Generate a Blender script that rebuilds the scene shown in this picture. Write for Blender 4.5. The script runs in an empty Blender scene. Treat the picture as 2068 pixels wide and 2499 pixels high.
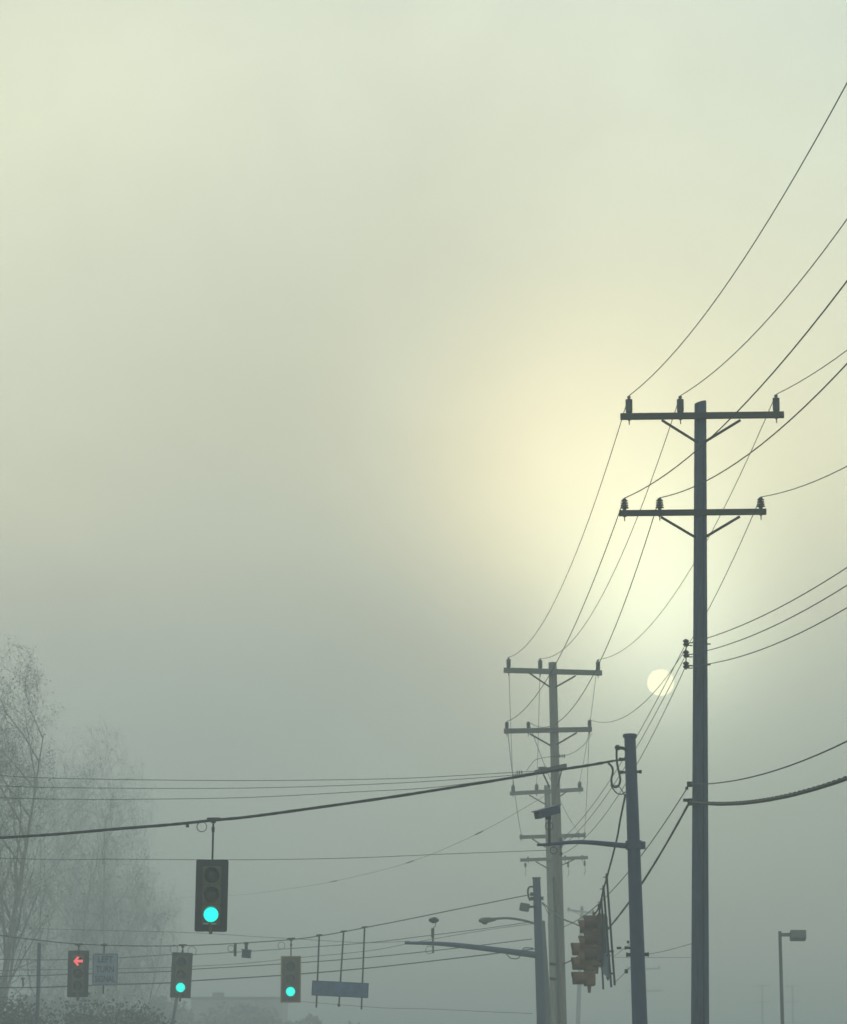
import bpy, math, random
import numpy as np
from mathutils import Vector, Matrix

# ------------------------------------------------------------------ camera, sky, sun, exposure
S = bpy.context.scene
COL = S.collection
F = 7220.0; CX = 1034.0; CY = 1249.5
TH = math.atan(1482 / F); EYE = 1.4
cam = bpy.data.objects.new('camera', bpy.data.cameras.new('camera'))
COL.objects.link(cam)
cam.location = (0, 0, EYE)
cam.rotation_euler = (math.pi / 2 + TH, 0, 0)
cam.data.sensor_fit = 'HORIZONTAL'; cam.data.sensor_width = 36
cam.data.lens = 36 * F / 2068
cam.data.clip_start = 0.1; cam.data.clip_end = 20000
S.camera = cam
S.view_settings.view_transform = 'Standard'
S.view_settings.look = 'None'
S.view_settings.gamma = 1.0
S.view_settings.exposure = 0.0
S.render.engine = 'CYCLES'
S.cycles.volume_bounces = 3
S.cycles.max_bounces = 6
S.cycles.use_denoising = True
S.cycles.filter_width = 1.6


def at(sx, sy, Y):
    """point at forward distance Y (metres) on the sight line through a photograph pixel"""
    u = (sx - CX) / F; v = (CY - sy) / F
    d = Vector((u, math.cos(TH) - v * math.sin(TH), math.sin(TH) + v * math.cos(TH)))
    return d * (Y / d.y) + Vector((0, 0, EYE))


def proj(P):
    x = P[:, 0]; y = P[:, 1]; z = P[:, 2] - EYE
    zc = y * math.cos(TH) + z * math.sin(TH); yc = -y * math.sin(TH) + z * math.cos(TH)
    return CX + F * x / zc, CY - F * yc / zc


SUN_DIR = (at(1613, 1666, 1.0) - Vector((0, 0, EYE))).normalized()
SUN_EL = math.asin(SUN_DIR.z); SUN_AZ = math.atan2(SUN_DIR.x, SUN_DIR.y)
FOG = 0.0052
FOG_COL = (0.74, 0.825, 0.86)

world = bpy.data.worlds.new('World'); S.world = world; world.use_nodes = True
nt = world.node_tree; nt.nodes.clear()
N = nt.nodes.new; L = nt.links.new


def mth(op, a, b=None, c=None):
    n = N('ShaderNodeMath'); n.operation = op
    for i, v in enumerate((a, b, c)):
        if v is None: continue
        if isinstance(v, (int, float)): n.inputs[i].default_value = v
        else: L(v, n.inputs[i])
    return n.outputs[0]


def vec(op, a, b):
    n = N('ShaderNodeVectorMath'); n.operation = op
    for i, v in enumerate((a, b)):
        if isinstance(v, (tuple, Vector)): n.inputs[i].default_value = tuple(v)
        else: L(v, n.inputs[i])
    return n


def mixc(f, a, b, mode='MIX'):
    n = N('ShaderNodeMix'); n.data_type = 'RGBA'; n.blend_type = mode; n.clamp_result = False; n.clamp_factor = False
    for s, v in ((0, f), (6, a), (7, b)):
        if isinstance(v, (int, float)): n.inputs[s].default_value = v
        elif isinstance(v, tuple): n.inputs[s].default_value = v + (1,)
        else: L(v, n.inputs[s])
    return n.outputs[2]


sky = N('ShaderNodeTexSky'); sky.sky_type = 'NISHITA'; sky.sun_disc = False
sky.sun_elevation = SUN_EL; sky.sun_rotation = SUN_AZ; sky.dust_density = 1.5
bg1 = N('ShaderNodeBackground'); L(sky.outputs[0], bg1.inputs[0]); bg1.inputs[1].default_value = 0.06
tc = N('ShaderNodeTexCoord'); D = tc.outputs['Generated']
sep = N('ShaderNodeSeparateXYZ'); L(D, sep.inputs[0])
# soft billows in the cloud deck
mp = N('ShaderNodeMapping'); mp.inputs['Scale'].default_value = (4.2, 4.2, 7.5); L(D, mp.inputs[0])
mp.inputs['Rotation'].default_value = (0, 0.5, 0)
nz = N('ShaderNodeTexNoise'); nz.inputs['Scale'].default_value = 1.6; nz.inputs['Detail'].default_value = 3.5
nz.inputs['Roughness'].default_value = 0.42; nz.inputs['Distortion'].default_value = 0.35
L(mp.outputs[0], nz.inputs[0])
bill = mth('MULTIPLY', mth('SUBTRACT', nz.outputs[0], 0.5), 0.55)
el = mth('ADD', sep.outputs[2], mth('MULTIPLY', bill, 0.10))
cr = N('ShaderNodeValToRGB'); L(el, cr.inputs[0])
e = cr.color_ramp; e.interpolation = 'B_SPLINE'
STOPS = [(0.0, (0.30, 0.38, 0.34)), (0.10, (0.36, 0.47, 0.43)), (0.15, (0.50, 0.56, 0.49)), (0.185, (0.67, 0.70, 0.55)), (0.225, (0.82, 0.81, 0.60)),
         (0.29, (0.86, 0.87, 0.67)), (0.37, (0.95, 0.95, 0.73)), (0.55, (0.55, 0.60, 0.56)), (1.0, (0.38, 0.44, 0.46))]
e.elements[0].position = STOPS[0][0]; e.elements[0].color = STOPS[0][1] + (1,)
e.elements[1].position = STOPS[-1][0]; e.elements[1].color = STOPS[-1][1] + (1,)
for p, c in STOPS[1:-1]:
    q = e.elements.new(p); q.color = c + (1,)


def glow(sx, sy, sigma_deg, squash=1.0):
    g = (at(sx, sy, 1.0) - Vector((0, 0, EYE))).normalized()
    d = vec('SUBTRACT', D, g)
    if squash != 1.0:
        d = vec('MULTIPLY', d.outputs[0], (1, 1, squash))
    l = vec('DOT_PRODUCT', d.outputs[0], d.outputs[0]).outputs['Value']
    s = math.radians(sigma_deg)
    return mth('EXPONENT', mth('MULTIPLY', l, -1 / (2 * s * s)))


c = mixc(1.0, cr.outputs[0], (0.98, 1.03, 1.06), 'MULTIPLY')
# brightness of the deck varies slowly
nz2 = N('ShaderNodeTexNoise'); nz2.inputs['Scale'].default_value = 5.0; nz2.inputs['Detail'].default_value = 2
nz2.inputs['Roughness'].default_value = 0.4; L(D, nz2.inputs[0])
sc = mth('ADD', 1.0, mth('MULTIPLY', mth('SUBTRACT', nz2.outputs[0], 0.5), 0.27))
nz3 = N('ShaderNodeTexNoise'); nz3.inputs['Scale'].default_value = 22.0; nz3.inputs['Detail'].default_value = 4
nz3.inputs['Roughness'].default_value = 0.5; nz3.inputs['Distortion'].default_value = 0.6; L(D, nz3.inputs[0])
sc = mth('ADD', sc, mth('MULTIPLY', mth('SUBTRACT', nz3.outputs[0], 0.5), 0.13))
vs = N('ShaderNodeVectorMath'); vs.operation = 'SCALE'; L(c, vs.inputs[0]); L(sc, vs.inputs['Scale']); c = vs.outputs[0]
for (gx, gy, sg, sq, colr) in ((1320, 1170, 1.8, 0.8, (0.38, 0.26, 0.12)), (1530, 1370, 1.7, 0.9, (0.35, 0.38, 0.24)), (1610, 1550, 1.3, 0.9, (0.62, 0.68, 0.50)),
                               (1800, 1150, 3.6, 1.0, (0.19, 0.15, 0.06)), (1500, 1200, 4.5, 1.0, (0.09, 0.08, 0.035)), (60, 250, 2.6, 1.0, (0.09, 0.08, 0.015)),
                               (60, 1450, 2.6, 1.4, (0.07, 0.03, 0.0)), (2050, 100, 3.0, 1.0, (-0.06, -0.03, 0.0))):
    gl = glow(gx, gy, sg, sq)
    v2 = N('ShaderNodeVectorMath'); v2.operation = 'SCALE'; v2.inputs[0].default_value = colr; L(gl, v2.inputs['Scale'])
    c = vec('ADD', c, v2.outputs[0]).outputs[0]
# thick darker banks of cloud
for (gx, gy, sg, sq, k, colr) in ((700, 1180, 3.3, 1.2, 0.24, (0.40, 0.44, 0.38)), (1000, 1640, 3.4, 1.9, 0.30, (0.18, 0.26, 0.27)), (450, 620, 2.4, 1.5, 0.16, (0.5, 0.55, 0.45)),
                                  (1950, 1850, 3.0, 1.3, 0.2, (0.14, 0.30, 0.30)), (1130, 620, 1.7, 0.7, 0.18, (0.5, 0.52, 0.42))):
    gl = glow(gx, gy, sg, sq)
    c = mixc(mth('MULTIPLY', gl, k), c, colr)
bg2 = N('ShaderNodeBackground'); L(c, bg2.inputs[0]); bg2.inputs[1].default_value = 1.0
mx = N('ShaderNodeMixShader'); mx.inputs[0].default_value = 0.95
L(bg1.outputs[0], mx.inputs[1]); L(bg2.outputs[0], mx.inputs[2])
out = N('ShaderNodeOutputWorld'); L(mx.outputs[0], out.inputs[0])

sl = bpy.data.lights.new('sun_lamp', 'SUN'); sl.energy = 0.5; sl.angle = math.radians(10); sl.color = (1.0, 0.95, 0.86)
so = bpy.data.objects.new('sun_lamp', sl); COL.objects.link(so)
so.rotation_euler = (-SUN_DIR).to_track_quat('-Z', 'Y').to_euler()
so.location = (0, 0, 60)


# ------------------------------------------------------------------ materials
MATS = {}


def mat(name, col, rough=0.7, metal=0.0, var=0.25, scale=6.0, bump=0.0, stretch=(1, 1, 1), emit=None, estr=0.0):
    if name in MATS: return MATS[name]
    m = bpy.data.materials.new(name); m.use_nodes = True
    t = m.node_tree; b = t.nodes['Principled BSDF']
    b.inputs['Roughness'].default_value = rough; b.inputs['Metallic'].default_value = metal
    tcn = t.nodes.new('ShaderNodeTexCoord'); mpn = t.nodes.new('ShaderNodeMapping'); mpn.inputs['Scale'].default_value = stretch
    t.links.new(tcn.outputs['Object'], mpn.inputs[0])
    n = t.nodes.new('ShaderNodeTexNoise'); n.inputs['Scale'].default_value = scale; n.inputs['Detail'].default_value = 6
    t.links.new(mpn.outputs[0], n.inputs[0])
    r = t.nodes.new('ShaderNodeValToRGB'); t.links.new(n.outputs[0], r.inputs[0])
    r.color_ramp.elements[0].position = 0.3; r.color_ramp.elements[1].position = 0.72
    r.color_ramp.elements[0].color = tuple(x * (1 - var) for x in col) + (1,)
    r.color_ramp.elements[1].color = tuple(min(1, x * (1 + var)) for x in col) + (1,)
    t.links.new(r.outputs[0], b.inputs['Base Color'])
    if bump:
        bp = t.nodes.new('ShaderNodeBump'); bp.inputs['Strength'].default_value = bump; bp.inputs['Distance'].default_value = 0.02
        t.links.new(n.outputs[0], bp.inputs['Height']); t.links.new(bp.outputs[0], b.inputs['Normal'])
    if emit:
        b.inputs['Emission Color'].default_value = emit + (1,); b.inputs['Emission Strength'].default_value = estr
    MATS[name] = m
    return m


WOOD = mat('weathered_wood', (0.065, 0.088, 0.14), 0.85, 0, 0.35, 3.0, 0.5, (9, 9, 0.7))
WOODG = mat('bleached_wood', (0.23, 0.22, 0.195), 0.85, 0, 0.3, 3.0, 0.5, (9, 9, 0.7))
HAZEW = mat('hazed_wood', (0.34, 0.34, 0.31), 0.85, 0, 0.25, 3.0, 0.5, (9, 9, 0.7))  # lightened wood for the farthest poles, extra fog fade put into the colour
ARM = mat('crossarm_timber', (0.045, 0.045, 0.045), 0.85, 0, 0.35, 4.0, 0.5, (1, 9, 9))
STEEL = mat('painted_steel', (0.03, 0.05, 0.12), 0.5, 0.2, 0.18, 5.0, 0.1)
GALV = mat('galvanised_metal', (0.10, 0.11, 0.11), 0.5, 0.5, 0.25, 14.0)
IRON = mat('dark_iron', (0.03, 0.032, 0.032), 0.6, 0.4, 0.3, 14.0)
PORC = mat('grey_insulator', (0.055, 0.065, 0.085), 0.3, 0, 0.15, 8.0)
PORB = mat('brown_insulator', (0.035, 0.03, 0.028), 0.3, 0, 0.15, 8.0)
WIRE = mat('aluminium_wire', (0.02, 0.022, 0.018), 0.6, 0.3, 0.2, 2.0)
CABLE = mat('black_cable', (0.012, 0.014, 0.014), 0.6, 0, 0.4, 9.0, 0.3)
PLATE = mat('black_backplate', (0.012, 0.013, 0.022), 0.55, 0, 0.3, 6.0)
HOUSE = mat('olive_housing', (0.11, 0.095, 0.05), 0.5, 0, 0.35, 7.0)
YELLOW = mat('faded_yellow', (0.15, 0.07, 0.018), 0.55, 0, 0.3, 5.0)
YELD = mat('rusty_yellow', (0.10, 0.045, 0.02), 0.6, 0, 0.4, 5.0)
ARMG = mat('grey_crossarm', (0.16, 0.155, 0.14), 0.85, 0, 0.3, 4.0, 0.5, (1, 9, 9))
TAN = mat('yellow_edge', (0.42, 0.27, 0.08), 0.5, 0, 0.2, 5.0)
LENSOFF = mat('dark_lens', (0.02, 0.022, 0.03), 0.2, 0, 0.2, 9.0)
LENSAMB = mat('dark_amber_lens', (0.05, 0.035, 0.012), 0.2, 0, 0.2, 9.0)
GREEN = mat('lit_green_lens', (0.0, 0.3, 0.25), 0.3, 0, 0.05, 9.0, emit=(0.0, 1.0, 0.84), estr=1.45)
RED = mat('lit_red_arrow', (0.3, 0.02, 0.02), 0.3, 0, 0.05, 9.0, emit=(1.0, 0.13, 0.13), estr=1.3)
SIGNW = mat('dull_white_sheeting', (0.27, 0.33, 0.43), 0.6, 0, 0.12, 5.0)
BLACKP = mat('black_sign_paint', (0.03, 0.035, 0.045), 0.6, 0, 0.1, 5.0)
BLUE = mat('blue_sign_sheeting', (0.042, 0.115, 0.27), 0.55, 0, 0.45, 5.0)
SIGNB = mat('sign_back_metal', (0.07, 0.11, 0.17), 0.5, 0.2, 0.2, 5.0)
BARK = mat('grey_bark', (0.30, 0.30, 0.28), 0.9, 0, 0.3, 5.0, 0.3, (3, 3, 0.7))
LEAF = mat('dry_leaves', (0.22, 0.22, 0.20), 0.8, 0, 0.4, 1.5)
HEDGE = mat('dark_foliage', (0.06, 0.07, 0.065), 0.85, 0, 0.4, 0.8)
WALLM = mat('stucco_wall', (0.42, 0.41, 0.38), 0.85, 0, 0.12, 1.2, 0.2)
GLASS = mat('window_glass', (0.03, 0.04, 0.045), 0.1, 0, 0.1, 2.0)
ASPH = mat('asphalt', (0.05, 0.05, 0.05), 0.9, 0, 0.3, 2.0, 0.3)
CONC = mat('concrete', (0.3, 0.29, 0.27), 0.85, 0, 0.15, 2.0, 0.2)
PAINT = mat('road_paint', (0.7, 0.7, 0.66), 0.7, 0, 0.12, 3.0)
PAINTY = mat('yellow_road_paint', (0.6, 0.42, 0.06), 0.7, 0, 0.12, 3.0)
GROUND = mat('winter_grass_ground', (0.07, 0.075, 0.04), 0.95, 0, 0.4, 0.6, 0.3)


# ------------------------------------------------------------------ mesh helpers
class MB:
    def __init__(s): s.v = []; s.f = []

    def add(s, vs, fs):
        k = len(s.v); s.v += [Vector(p) for p in vs]; s.f += [tuple(i + k for i in f) for f in fs]; return s

    def box(s, c, d, M=None, bev=0.0):
        hx, hy, hz = d[0] / 2, d[1] / 2, d[2] / 2
        if bev <= 0:
            vs = [(x, y, z) for x in (-hx, hx) for y in (-hy, hy) for z in (-hz, hz)]
            fs = [(0, 1, 3, 2), (4, 6, 7, 5), (0, 4, 5, 1), (2, 3, 7, 6), (0, 2, 6, 4), (1, 5, 7, 3)]
        else:  # rounded in the XZ outline
            o = []
            for cx, cz, a0 in ((hx - bev, hz - bev, 0), (-hx + bev, hz - bev, 90), (-hx + bev, -hz + bev, 180), (hx - bev, -hz + bev, 270)):
                for k in range(6):
                    a = math.radians(a0 + 90 * k / 5); o.append((cx + bev * math.cos(a), cz + bev * math.sin(a)))
            n = len(o); vs = [(x, -hy, z) for x, z in o] + [(x, hy, z) for x, z in o]
            fs = [tuple(range(n)), tuple(range(2 * n - 1, n - 1, -1))] + [(i, i + n, (i + 1) % n + n, (i + 1) % n) for i in range(n)]
        c = Vector(c)
        vs = [(M @ Vector(p) if M else Vector(p)) + c for p in vs]
        return s.add(vs, fs)

    def bar(s, p, q, w, h):  # rectangular bar from p to q, w wide sideways, h tall
        p = Vector(p); q = Vector(q); x = (q - p).normalized()
        up = Vector((0, 0, 1)) if abs(x.z) < 0.95 else Vector((0, 1, 0))
        y = up.cross(x).normalized(); z = x.cross(y)
        M = Matrix((x, y, z)).transposed()
        return s.box((p + q) / 2, ((q - p).length, w, h), M)

    def tube(s, pts, r, n=8, cap=True):
        pts = [Vector(p) for p in pts]
        if isinstance(r, (int, float)): r = [r] * len(pts)
        k0 = len(s.v); prev = None
        for i, p in enumerate(pts):
            d = (pts[min(i + 1, len(pts) - 1)] - pts[max(i - 1, 0)]).normalized()
            if prev is None:
                a = Vector((0, 0, 1)) if abs(d.z) < 0.9 else Vector((1, 0, 0))
                u = d.cross(a).normalized()
            else:
                u = (prev - d * prev.dot(d)).normalized()
            prev = u; w = d.cross(u)
            for j in range(n):
                t = 2 * math.pi * j / n
                s.v.append(p + (u * math.cos(t) + w * math.sin(t)) * r[i])
        for i in range(len(pts) - 1):
            for j in range(n):
                a = k0 + i * n + j; b = k0 + i * n + (j + 1) % n
                s.f.append((a, b, b + n, a + n))
        if cap:
            s.f.append(tuple(k0 + j for j in range(n))[::-1]); e0 = k0 + (len(pts) - 1) * n
            s.f.append(tuple(e0 + j for j in range(n)))
        return s

    def cyl(s, p, q, r0, r1=None, n=16):
        return s.tube([p, q], [r0, r0 if r1 is None else r1], n)

    def lathe(s, base, prof, n=16, axis=(0, 0, 1)):  # prof: (r, h) along axis
        b = Vector(base); a = Vector(axis).normalized()
        return s.tube([b + a * h for r, h in prof], [max(r, 1e-4) for r, h in prof], n)

    def ring(s, c, R, r, normal=(0, 1, 0), n=20, m=6, sweep=1.0, ph=0):
        nn = Vector(normal).normalized(); a = Vector((0, 0, 1)) if abs(nn.z) < 0.9 else Vector((1, 0, 0))
        u = nn.cross(a).normalized(); w = nn.cross(u)
        k = int(n * sweep)
        pts = [Vector(c) + (u * math.cos(ph + 2 * math.pi * i / n) + w * math.sin(ph + 2 * math.pi * i / n)) * R for i in range(k + 1)]
        return s.tube(pts, r, m)

    def build(s, name, m, parent=None, off=None, smooth=True):
        me = bpy.data.meshes.new(name)
        o = Vector(off) if off is not None else Vector()
        me.from_pydata([tuple(p - o) for p in s.v], [], s.f); me.update()
        me.materials.append(m)
        if smooth:
            try:
                me.shade_smooth(); me.set_sharp_from_angle(angle=math.radians(40))
            except Exception: pass
        ob = bpy.data.objects.new(name, me); COL.objects.link(ob)
        if parent: ob.parent = parent
        return ob


def thing(name, loc, label, cat, group=None, rot=(0, 0, 0)):
    o = bpy.data.objects.new(name, None); COL.objects.link(o); o.location = loc; o.rotation_euler = rot
    o.empty_display_size = 0.3
    return tag(o, label, cat, group)


def tag(o, label, cat, group=None):
    o['label'] = label; o['category'] = cat
    if group: o['group'] = group
    return o


def struct(o, kind='structure'):
    o['kind'] = kind; return o


def one(name, mb, m, loc, label, cat, group=None, smooth=True):  # a thing that is a single mesh
    o = mb.build(name, m, None, loc, smooth); o.location = loc
    return tag(o, label, cat, group)


# ------------------------------------------------------------------ wires
def spanpts(P, Q, s, n=28):
    return [P.lerp(Q, i / n) - Vector((0, 0, 4 * s * (i / n) * (1 - i / n))) for i in range(n + 1)]


def fit_sag(P, Q, T, lo=0.0, hi=4.0):
    best = None; A = np.array(P); B = np.array(Q); t = np.linspace(0, 1, 400)[:, None]
    for s in np.arange(lo, hi, 0.03):
        c = A + (B - A) * t; c[:, 2] -= (4 * s * t * (1 - t))[:, 0]
        x, y = proj(c); er = sum(np.min((x - a) ** 2 + (y - b) ** 2) for a, b in T)
        if best is None or er < best[0]: best = (er, s)
    return best[1]


def fit_free(P, Y0, T):
    best = None
    for dx in (2.2, 2.4, 2.6, 2.8, 3.0):
        for dz in (-0.2, 0.1, 0.4, 0.7):
            Q = P + Vector((dx, 0, dz)); Q.y = Y0
            s = fit_sag(P, Q, T, 1.0, 2.8)
            c = np.array(spanpts(P, Q, s, 400)); x, y = proj(c)
            er = sum(np.min((x - a) ** 2 + (y - b) ** 2) for a, b in T)
            if best is None or er < best[0]: best = (er, Q, s)
    return best[1], best[2]


def smoothpts(pts, k=5):
    P = [Vector(p) for p in pts]; o = []
    for i in range(len(P) - 1):
        p0 = P[max(i - 1, 0)]; p1 = P[i]; p2 = P[i + 1]; p3 = P[min(i + 2, len(P) - 1)]
        for j in range(k):
            t = j / k
            o.append(0.5 * ((2 * p1) + (p2 - p0) * t + (2 * p0 - 5 * p1 + 4 * p2 - p3) * t * t + (-p0 + 3 * p1 - 3 * p2 + p3) * t ** 3))
    return o + [P[-1]]


def wire(pts, r, label, m=None, name='power_line', cat='power line', group=None, splices=(), n=6):
    loc = Vector(pts[0]); mb = MB().tube(pts, r, n)
    for p, q, rr in splices: mb.cyl(p, q, rr, rr, 6)
    return one(name, mb, m or WIRE, loc, label, cat, group)


# ------------------------------------------------------------------ the setting
def sheet(name, x0, x1, y0, y1, z, m, kind='structure'):
    o = MB().add([(x0, y0, z), (x1, y0, z), (x1, y1, z), (x0, y1, z)], [(0, 1, 2, 3)]).build(name, m, smooth=False)
    return struct(o, kind)


sheet('ground', -780, 780, -380, 1180, -0.14, GROUND)
for nm, (x0, x1, y0, y1, m_) in {'road': (-14.0, 2.6, -375, 1175, ASPH)}.items():
    sheet(nm, x0, x1, y0, y1, -0.10, m_)
sheet('cross_street', -775, -14.0, 69, 86, -0.10, ASPH)
sheet('cross_street', 2.6, 775, 69, 86, -0.10, ASPH)
for (x0, x1, y0, y1) in ((2.6, 2.78, -375, 69), (2.6, 2.78, 86, 1175), (-14.18, -14.0, -375, 69), (-14.18, -14.0, 86, 1175),
                         (2.78, 300, 68.82, 69), (2.78, 300, 86, 86.18), (-300, -14.18, 68.82, 69), (-300, -14.18, 86, 86.18)):
    struct(MB().box(((x0 + x1) / 2, (y0 + y1) / 2, -0.06), (x1 - x0, y1 - y0, 0.16)).build('kerb', CONC, smooth=False))
for (x0, x1, y0, y1) in ((2.78, 4.6, -375, 68.82), (2.78, 4.6, 86.18, 1175), (-16, -14.18, -375, 68.82), (-16, -14.18, 86.18, 1175)):
    struct(MB().box(((x0 + x1) / 2, (y0 + y1) / 2, -0.07), (x1 - x0, y1 - y0, 0.16)).build('pavement', CONC, smooth=False))
mk = MB()
for x in (-2.0, 0.0 - 0.0):
    pass
for k in range(-20, 60):
    y = k * 12.0
    if 52 < y < 92: continue
    for x in (-1.75, -11.0 + 0.6):
        mk.add([(x - .06, y, -.096), (x + .06, y, -.096), (x + .06, y + 3, -.096), (x - .06, y + 3, -.096)], [(0, 1, 2, 3)])
for x in (-13.7, 2.3):
    for a, b in ((-370, 66), (89, 1170)):
        mk.add([(x - .06, a, -.096), (x + .06, a, -.096), (x + .06, b, -.096), (x - .06, b, -.096)], [(0, 1, 2, 3)])
for y in (64.5, 90.0):
    mk.add([(-13.5 if y > 80 else -5.6, y, -.096), (2.2 if y < 80 else -6.3, y, -.096), (2.2 if y < 80 else -6.3, y + .5, -.096), (-13.5 if y > 80 else -5.6, y + .5, -.096)], [(0, 1, 2, 3)])
struct(mk.build('road_markings', PAINT, smooth=False))
mk = MB()
for x in (-6.0, -5.8):
    for a, b in ((-370, 64), (91, 1170)):
        mk.add([(x - .05, a, -.096), (x + .05, a, -.096), (x + .05, b, -.096), (x - .05, b, -.096)], [(0, 1, 2, 3)])
struct(mk.build('road_centre_line', PAINTY, smooth=False))

# the sun's own disc, far beyond the air
sm = bpy.data.materials.new('sun_surface'); sm.use_nodes = True
sn = sm.node_tree; sn.nodes.clear()
em = sn.nodes.new('ShaderNodeEmission'); em.inputs[0].default_value = (1.0, 0.985, 0.66, 1); em.inputs[1].default_value = 1.95
oo = sn.nodes.new('ShaderNodeOutputMaterial'); sn.links.new(em.outputs[0], oo.inputs[0])
try: sm.cycles.emission_sampling = 'NONE'
except Exception: pass
import bmesh
bm = bmesh.new(); bmesh.ops.create_uvsphere(bm, u_segments=64, v_segments=32, radius=8000 * 32.5 / F)
me = bpy.data.meshes.new('sun'); bm.to_mesh(me); bm.free(); me.materials.append(sm); me.shade_smooth()
sun = bpy.data.objects.new('sun', me); COL.objects.link(sun); sun.location = Vector((0, 0, EYE)) + SUN_DIR * 8000
struct(sun)
sun['label'] = 'pale round sun disc showing through the fog between the poles'


# ------------------------------------------------------------------ poles
class Pole:
    def __init__(s, name, top, bot, wt, wb, Y, label, cat, m, group=None, cut=0.0, n=20):
        s.Y = Y
        T = at(top[0], top[1], Y); B = at(bot[0], bot[1], Y)
        k = (B.z) / (T.z - B.z)
        base = B + (B - T) * k; base.z = -0.14; s.base = base; s.T = T
        rt = wt / F * Y / 2; rb = wb / F * Y / 2; r0 = rb + (rb - rt) * k
        s.r = lambda z: rt + (r0 - rt) * (T.z - z) / (T.z - base.z)
        s.c = lambda z: T + (base - T) * ((T.z - z) / (T.z - base.z))
        s.root = thing(name, base, label, cat, group)
        mb = MB(); H = [base.z + (T.z - base.z) * i / 12 for i in range(13)]
        mb.tube([s.c(h) for h in H], [s.r(h) for h in H], n)
        if cut:
            k = len(mb.v) - n
            for i in range(k, len(mb.v)): mb.v[i].z += (mb.v[i].x - T.x) / rt * cut
        s.shaft = mb.build('shaft', m, s.root, base)

    def part(s, name, mb, m, parent=None, smooth=True):
        return mb.build(name, m, parent or s.root, s.base, smooth)


def post_ins(mb, p, h, r, kind):
    if kind == 'post':
        pr = [(r * .45, 0), (r * .9, .02)]
        k = 9
        for i in range(k):
            a = .04 + (h * .72) * i / k; pr += [(r, a), (r, a + h * .05), (r * .86, a + h * .06)]
        pr += [(r * .8, h * .80), (r * .35, h * .84), (r * .35, h * .9), (r * .55, h * .92), (r * .5, h), (0, h + .005)]
    elif kind == 'shed':
        pr = [(r * .35, 0), (r * .5, .02)]
        k = 4
        for i in range(k):
            a = .04 + h * .78 * i / k; q = r * (1.12 - .07 * i); pr += [(q * .42, a), (q, a + .006), (q * .95, a + .022), (q * .42, a + h * .075)]
        pr += [(r * .3, h * .85), (r * .5, h * .9), (r * .5, h), (0, h + .005)]
    else:
        pr = [(r * .5, 0), (r, .03), (r * .9, h * .5), (r * .4, h * .7), (r * .5, h), (0, h + .01)]
    mb.lathe(p, pr, 14)


def crossarm(pl, a, b, th, ins, kind, braces, depth=0.0, ih=None, ir=0.07, dy=0.0, Yl=None, hang=()):
    """a,b = photo pixels of the arm's ends; ins = list of (sx, sy of the wire groove)"""
    Y = pl.Y - dy
    A = at(a[0], a[1], Y); B = at(b[0], b[1], Y)
    A.y -= pl.r(A.z) + .05; B.y -= pl.r(B.z) + .05
    A = at(a[0], a[1], A.y); B = at(b[0], b[1], B.y)
    if depth:
        A.y -= depth; B.y += depth
    arm = pl.part('crossarm', MB().bar(A, B, .10, th), ARM if Y < 70 else (ARMG if Y < 140 else HAZEW), smooth=False)
    mid = pl.c((A.z + B.z) / 2)
    pl.part('bolt', MB().cyl((mid.x, A.y - .08, mid.z), (mid.x, mid.y + pl.r(mid.z) + .08, mid.z), .018, n=8), IRON)
    tops = []
    for sx, sy in ins:
        t = (sx - a[0]) / (b[0] - a[0])
        P = A.lerp(B, t); G = at(sx, sy, P.y); base = P.copy(); base.x = G.x; base.z += th / 2
        mb = MB(); h = G.z - base.z - .01
        post_ins(mb, base, h, ir, kind)
        mb.cyl(base - Vector((0, 0, th + .10)), base, .012, n=6)
        mb.cyl(base - Vector((0, 0, th + .02)), base - Vector((0, 0, th)), .03, n=8)
        pl.part('insulator', mb, PORC if kind == 'post' else PORB, arm)
        tops.append(G)
    for (p, q) in braces:
        yy = A.y + .06
        q_ = at(q[0], q[1], yy); p_ = at(p[0], p[1], yy - .12); pl.part('brace', MB().bar(p_, q_ + (q_ - p_) * .09, .012, .05), IRON, smooth=False)
    for sx, sy0, sy1 in hang:
        t = (sx - a[0]) / (b[0] - a[0]); P = A.lerp(B, t)
        p0 = Vector((P.x, P.y, P.z - th / 2)); h = (sy1 - sy0) / F * Y
        mb = MB().cyl(p0, p0 - Vector((0, 0, h)), .01, n=6)
        for i in range(4): mb.lathe(p0 - Vector((0, 0, h * .2 + h * .14 * i)), [(.02, 0), (.06, -.02), (.05, -.04), (.02, -.05)], 10)
        mb.tube([p0 - Vector((0, 0, h)), p0 - Vector((-.03, 0, h + .12)), p0 - Vector((.02, 0, h + .3))], .01, 5)
        pl.part('hanging_insulator', mb, PORB, arm)
    return arm, tops


def z(o, k):  # turns a position in an enlarged crop of the photograph into a photograph pixel
    ox, oy, sc_ = o
    return lambda x, y: (ox + x * sc_, oy + y * sc_)


Z1 = z((1200, 1550), .2877) if False else z((1200, 1550, .2877), 0)
Z2 = z((1200, 1980, .2877), 0); Z3 = z((400, 1950, .2877), 0); Z5 = z((0, 2050, .2877), 0); Z6 = z((1460, 920, .2877), 0)
Z7 = z((850, 2000, .2877), 0); Z8 = z((1568, 1500, .2877), 0); R3 = z((1468, 1350, .3452), 0); R6 = z((1350, 2100, .16667), 0)
Q1 = z((740, 2240, .1233), 0); Q2 = z((600, 1850, .4315), 0); Q3 = z((0, 1850, .3452), 0); Q5 = z((0, 2300, .4028), 0)


def a1(c, Y): return at(c[0], c[1], Y)


UG = 'wooden utility poles along the right side of the road'
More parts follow.
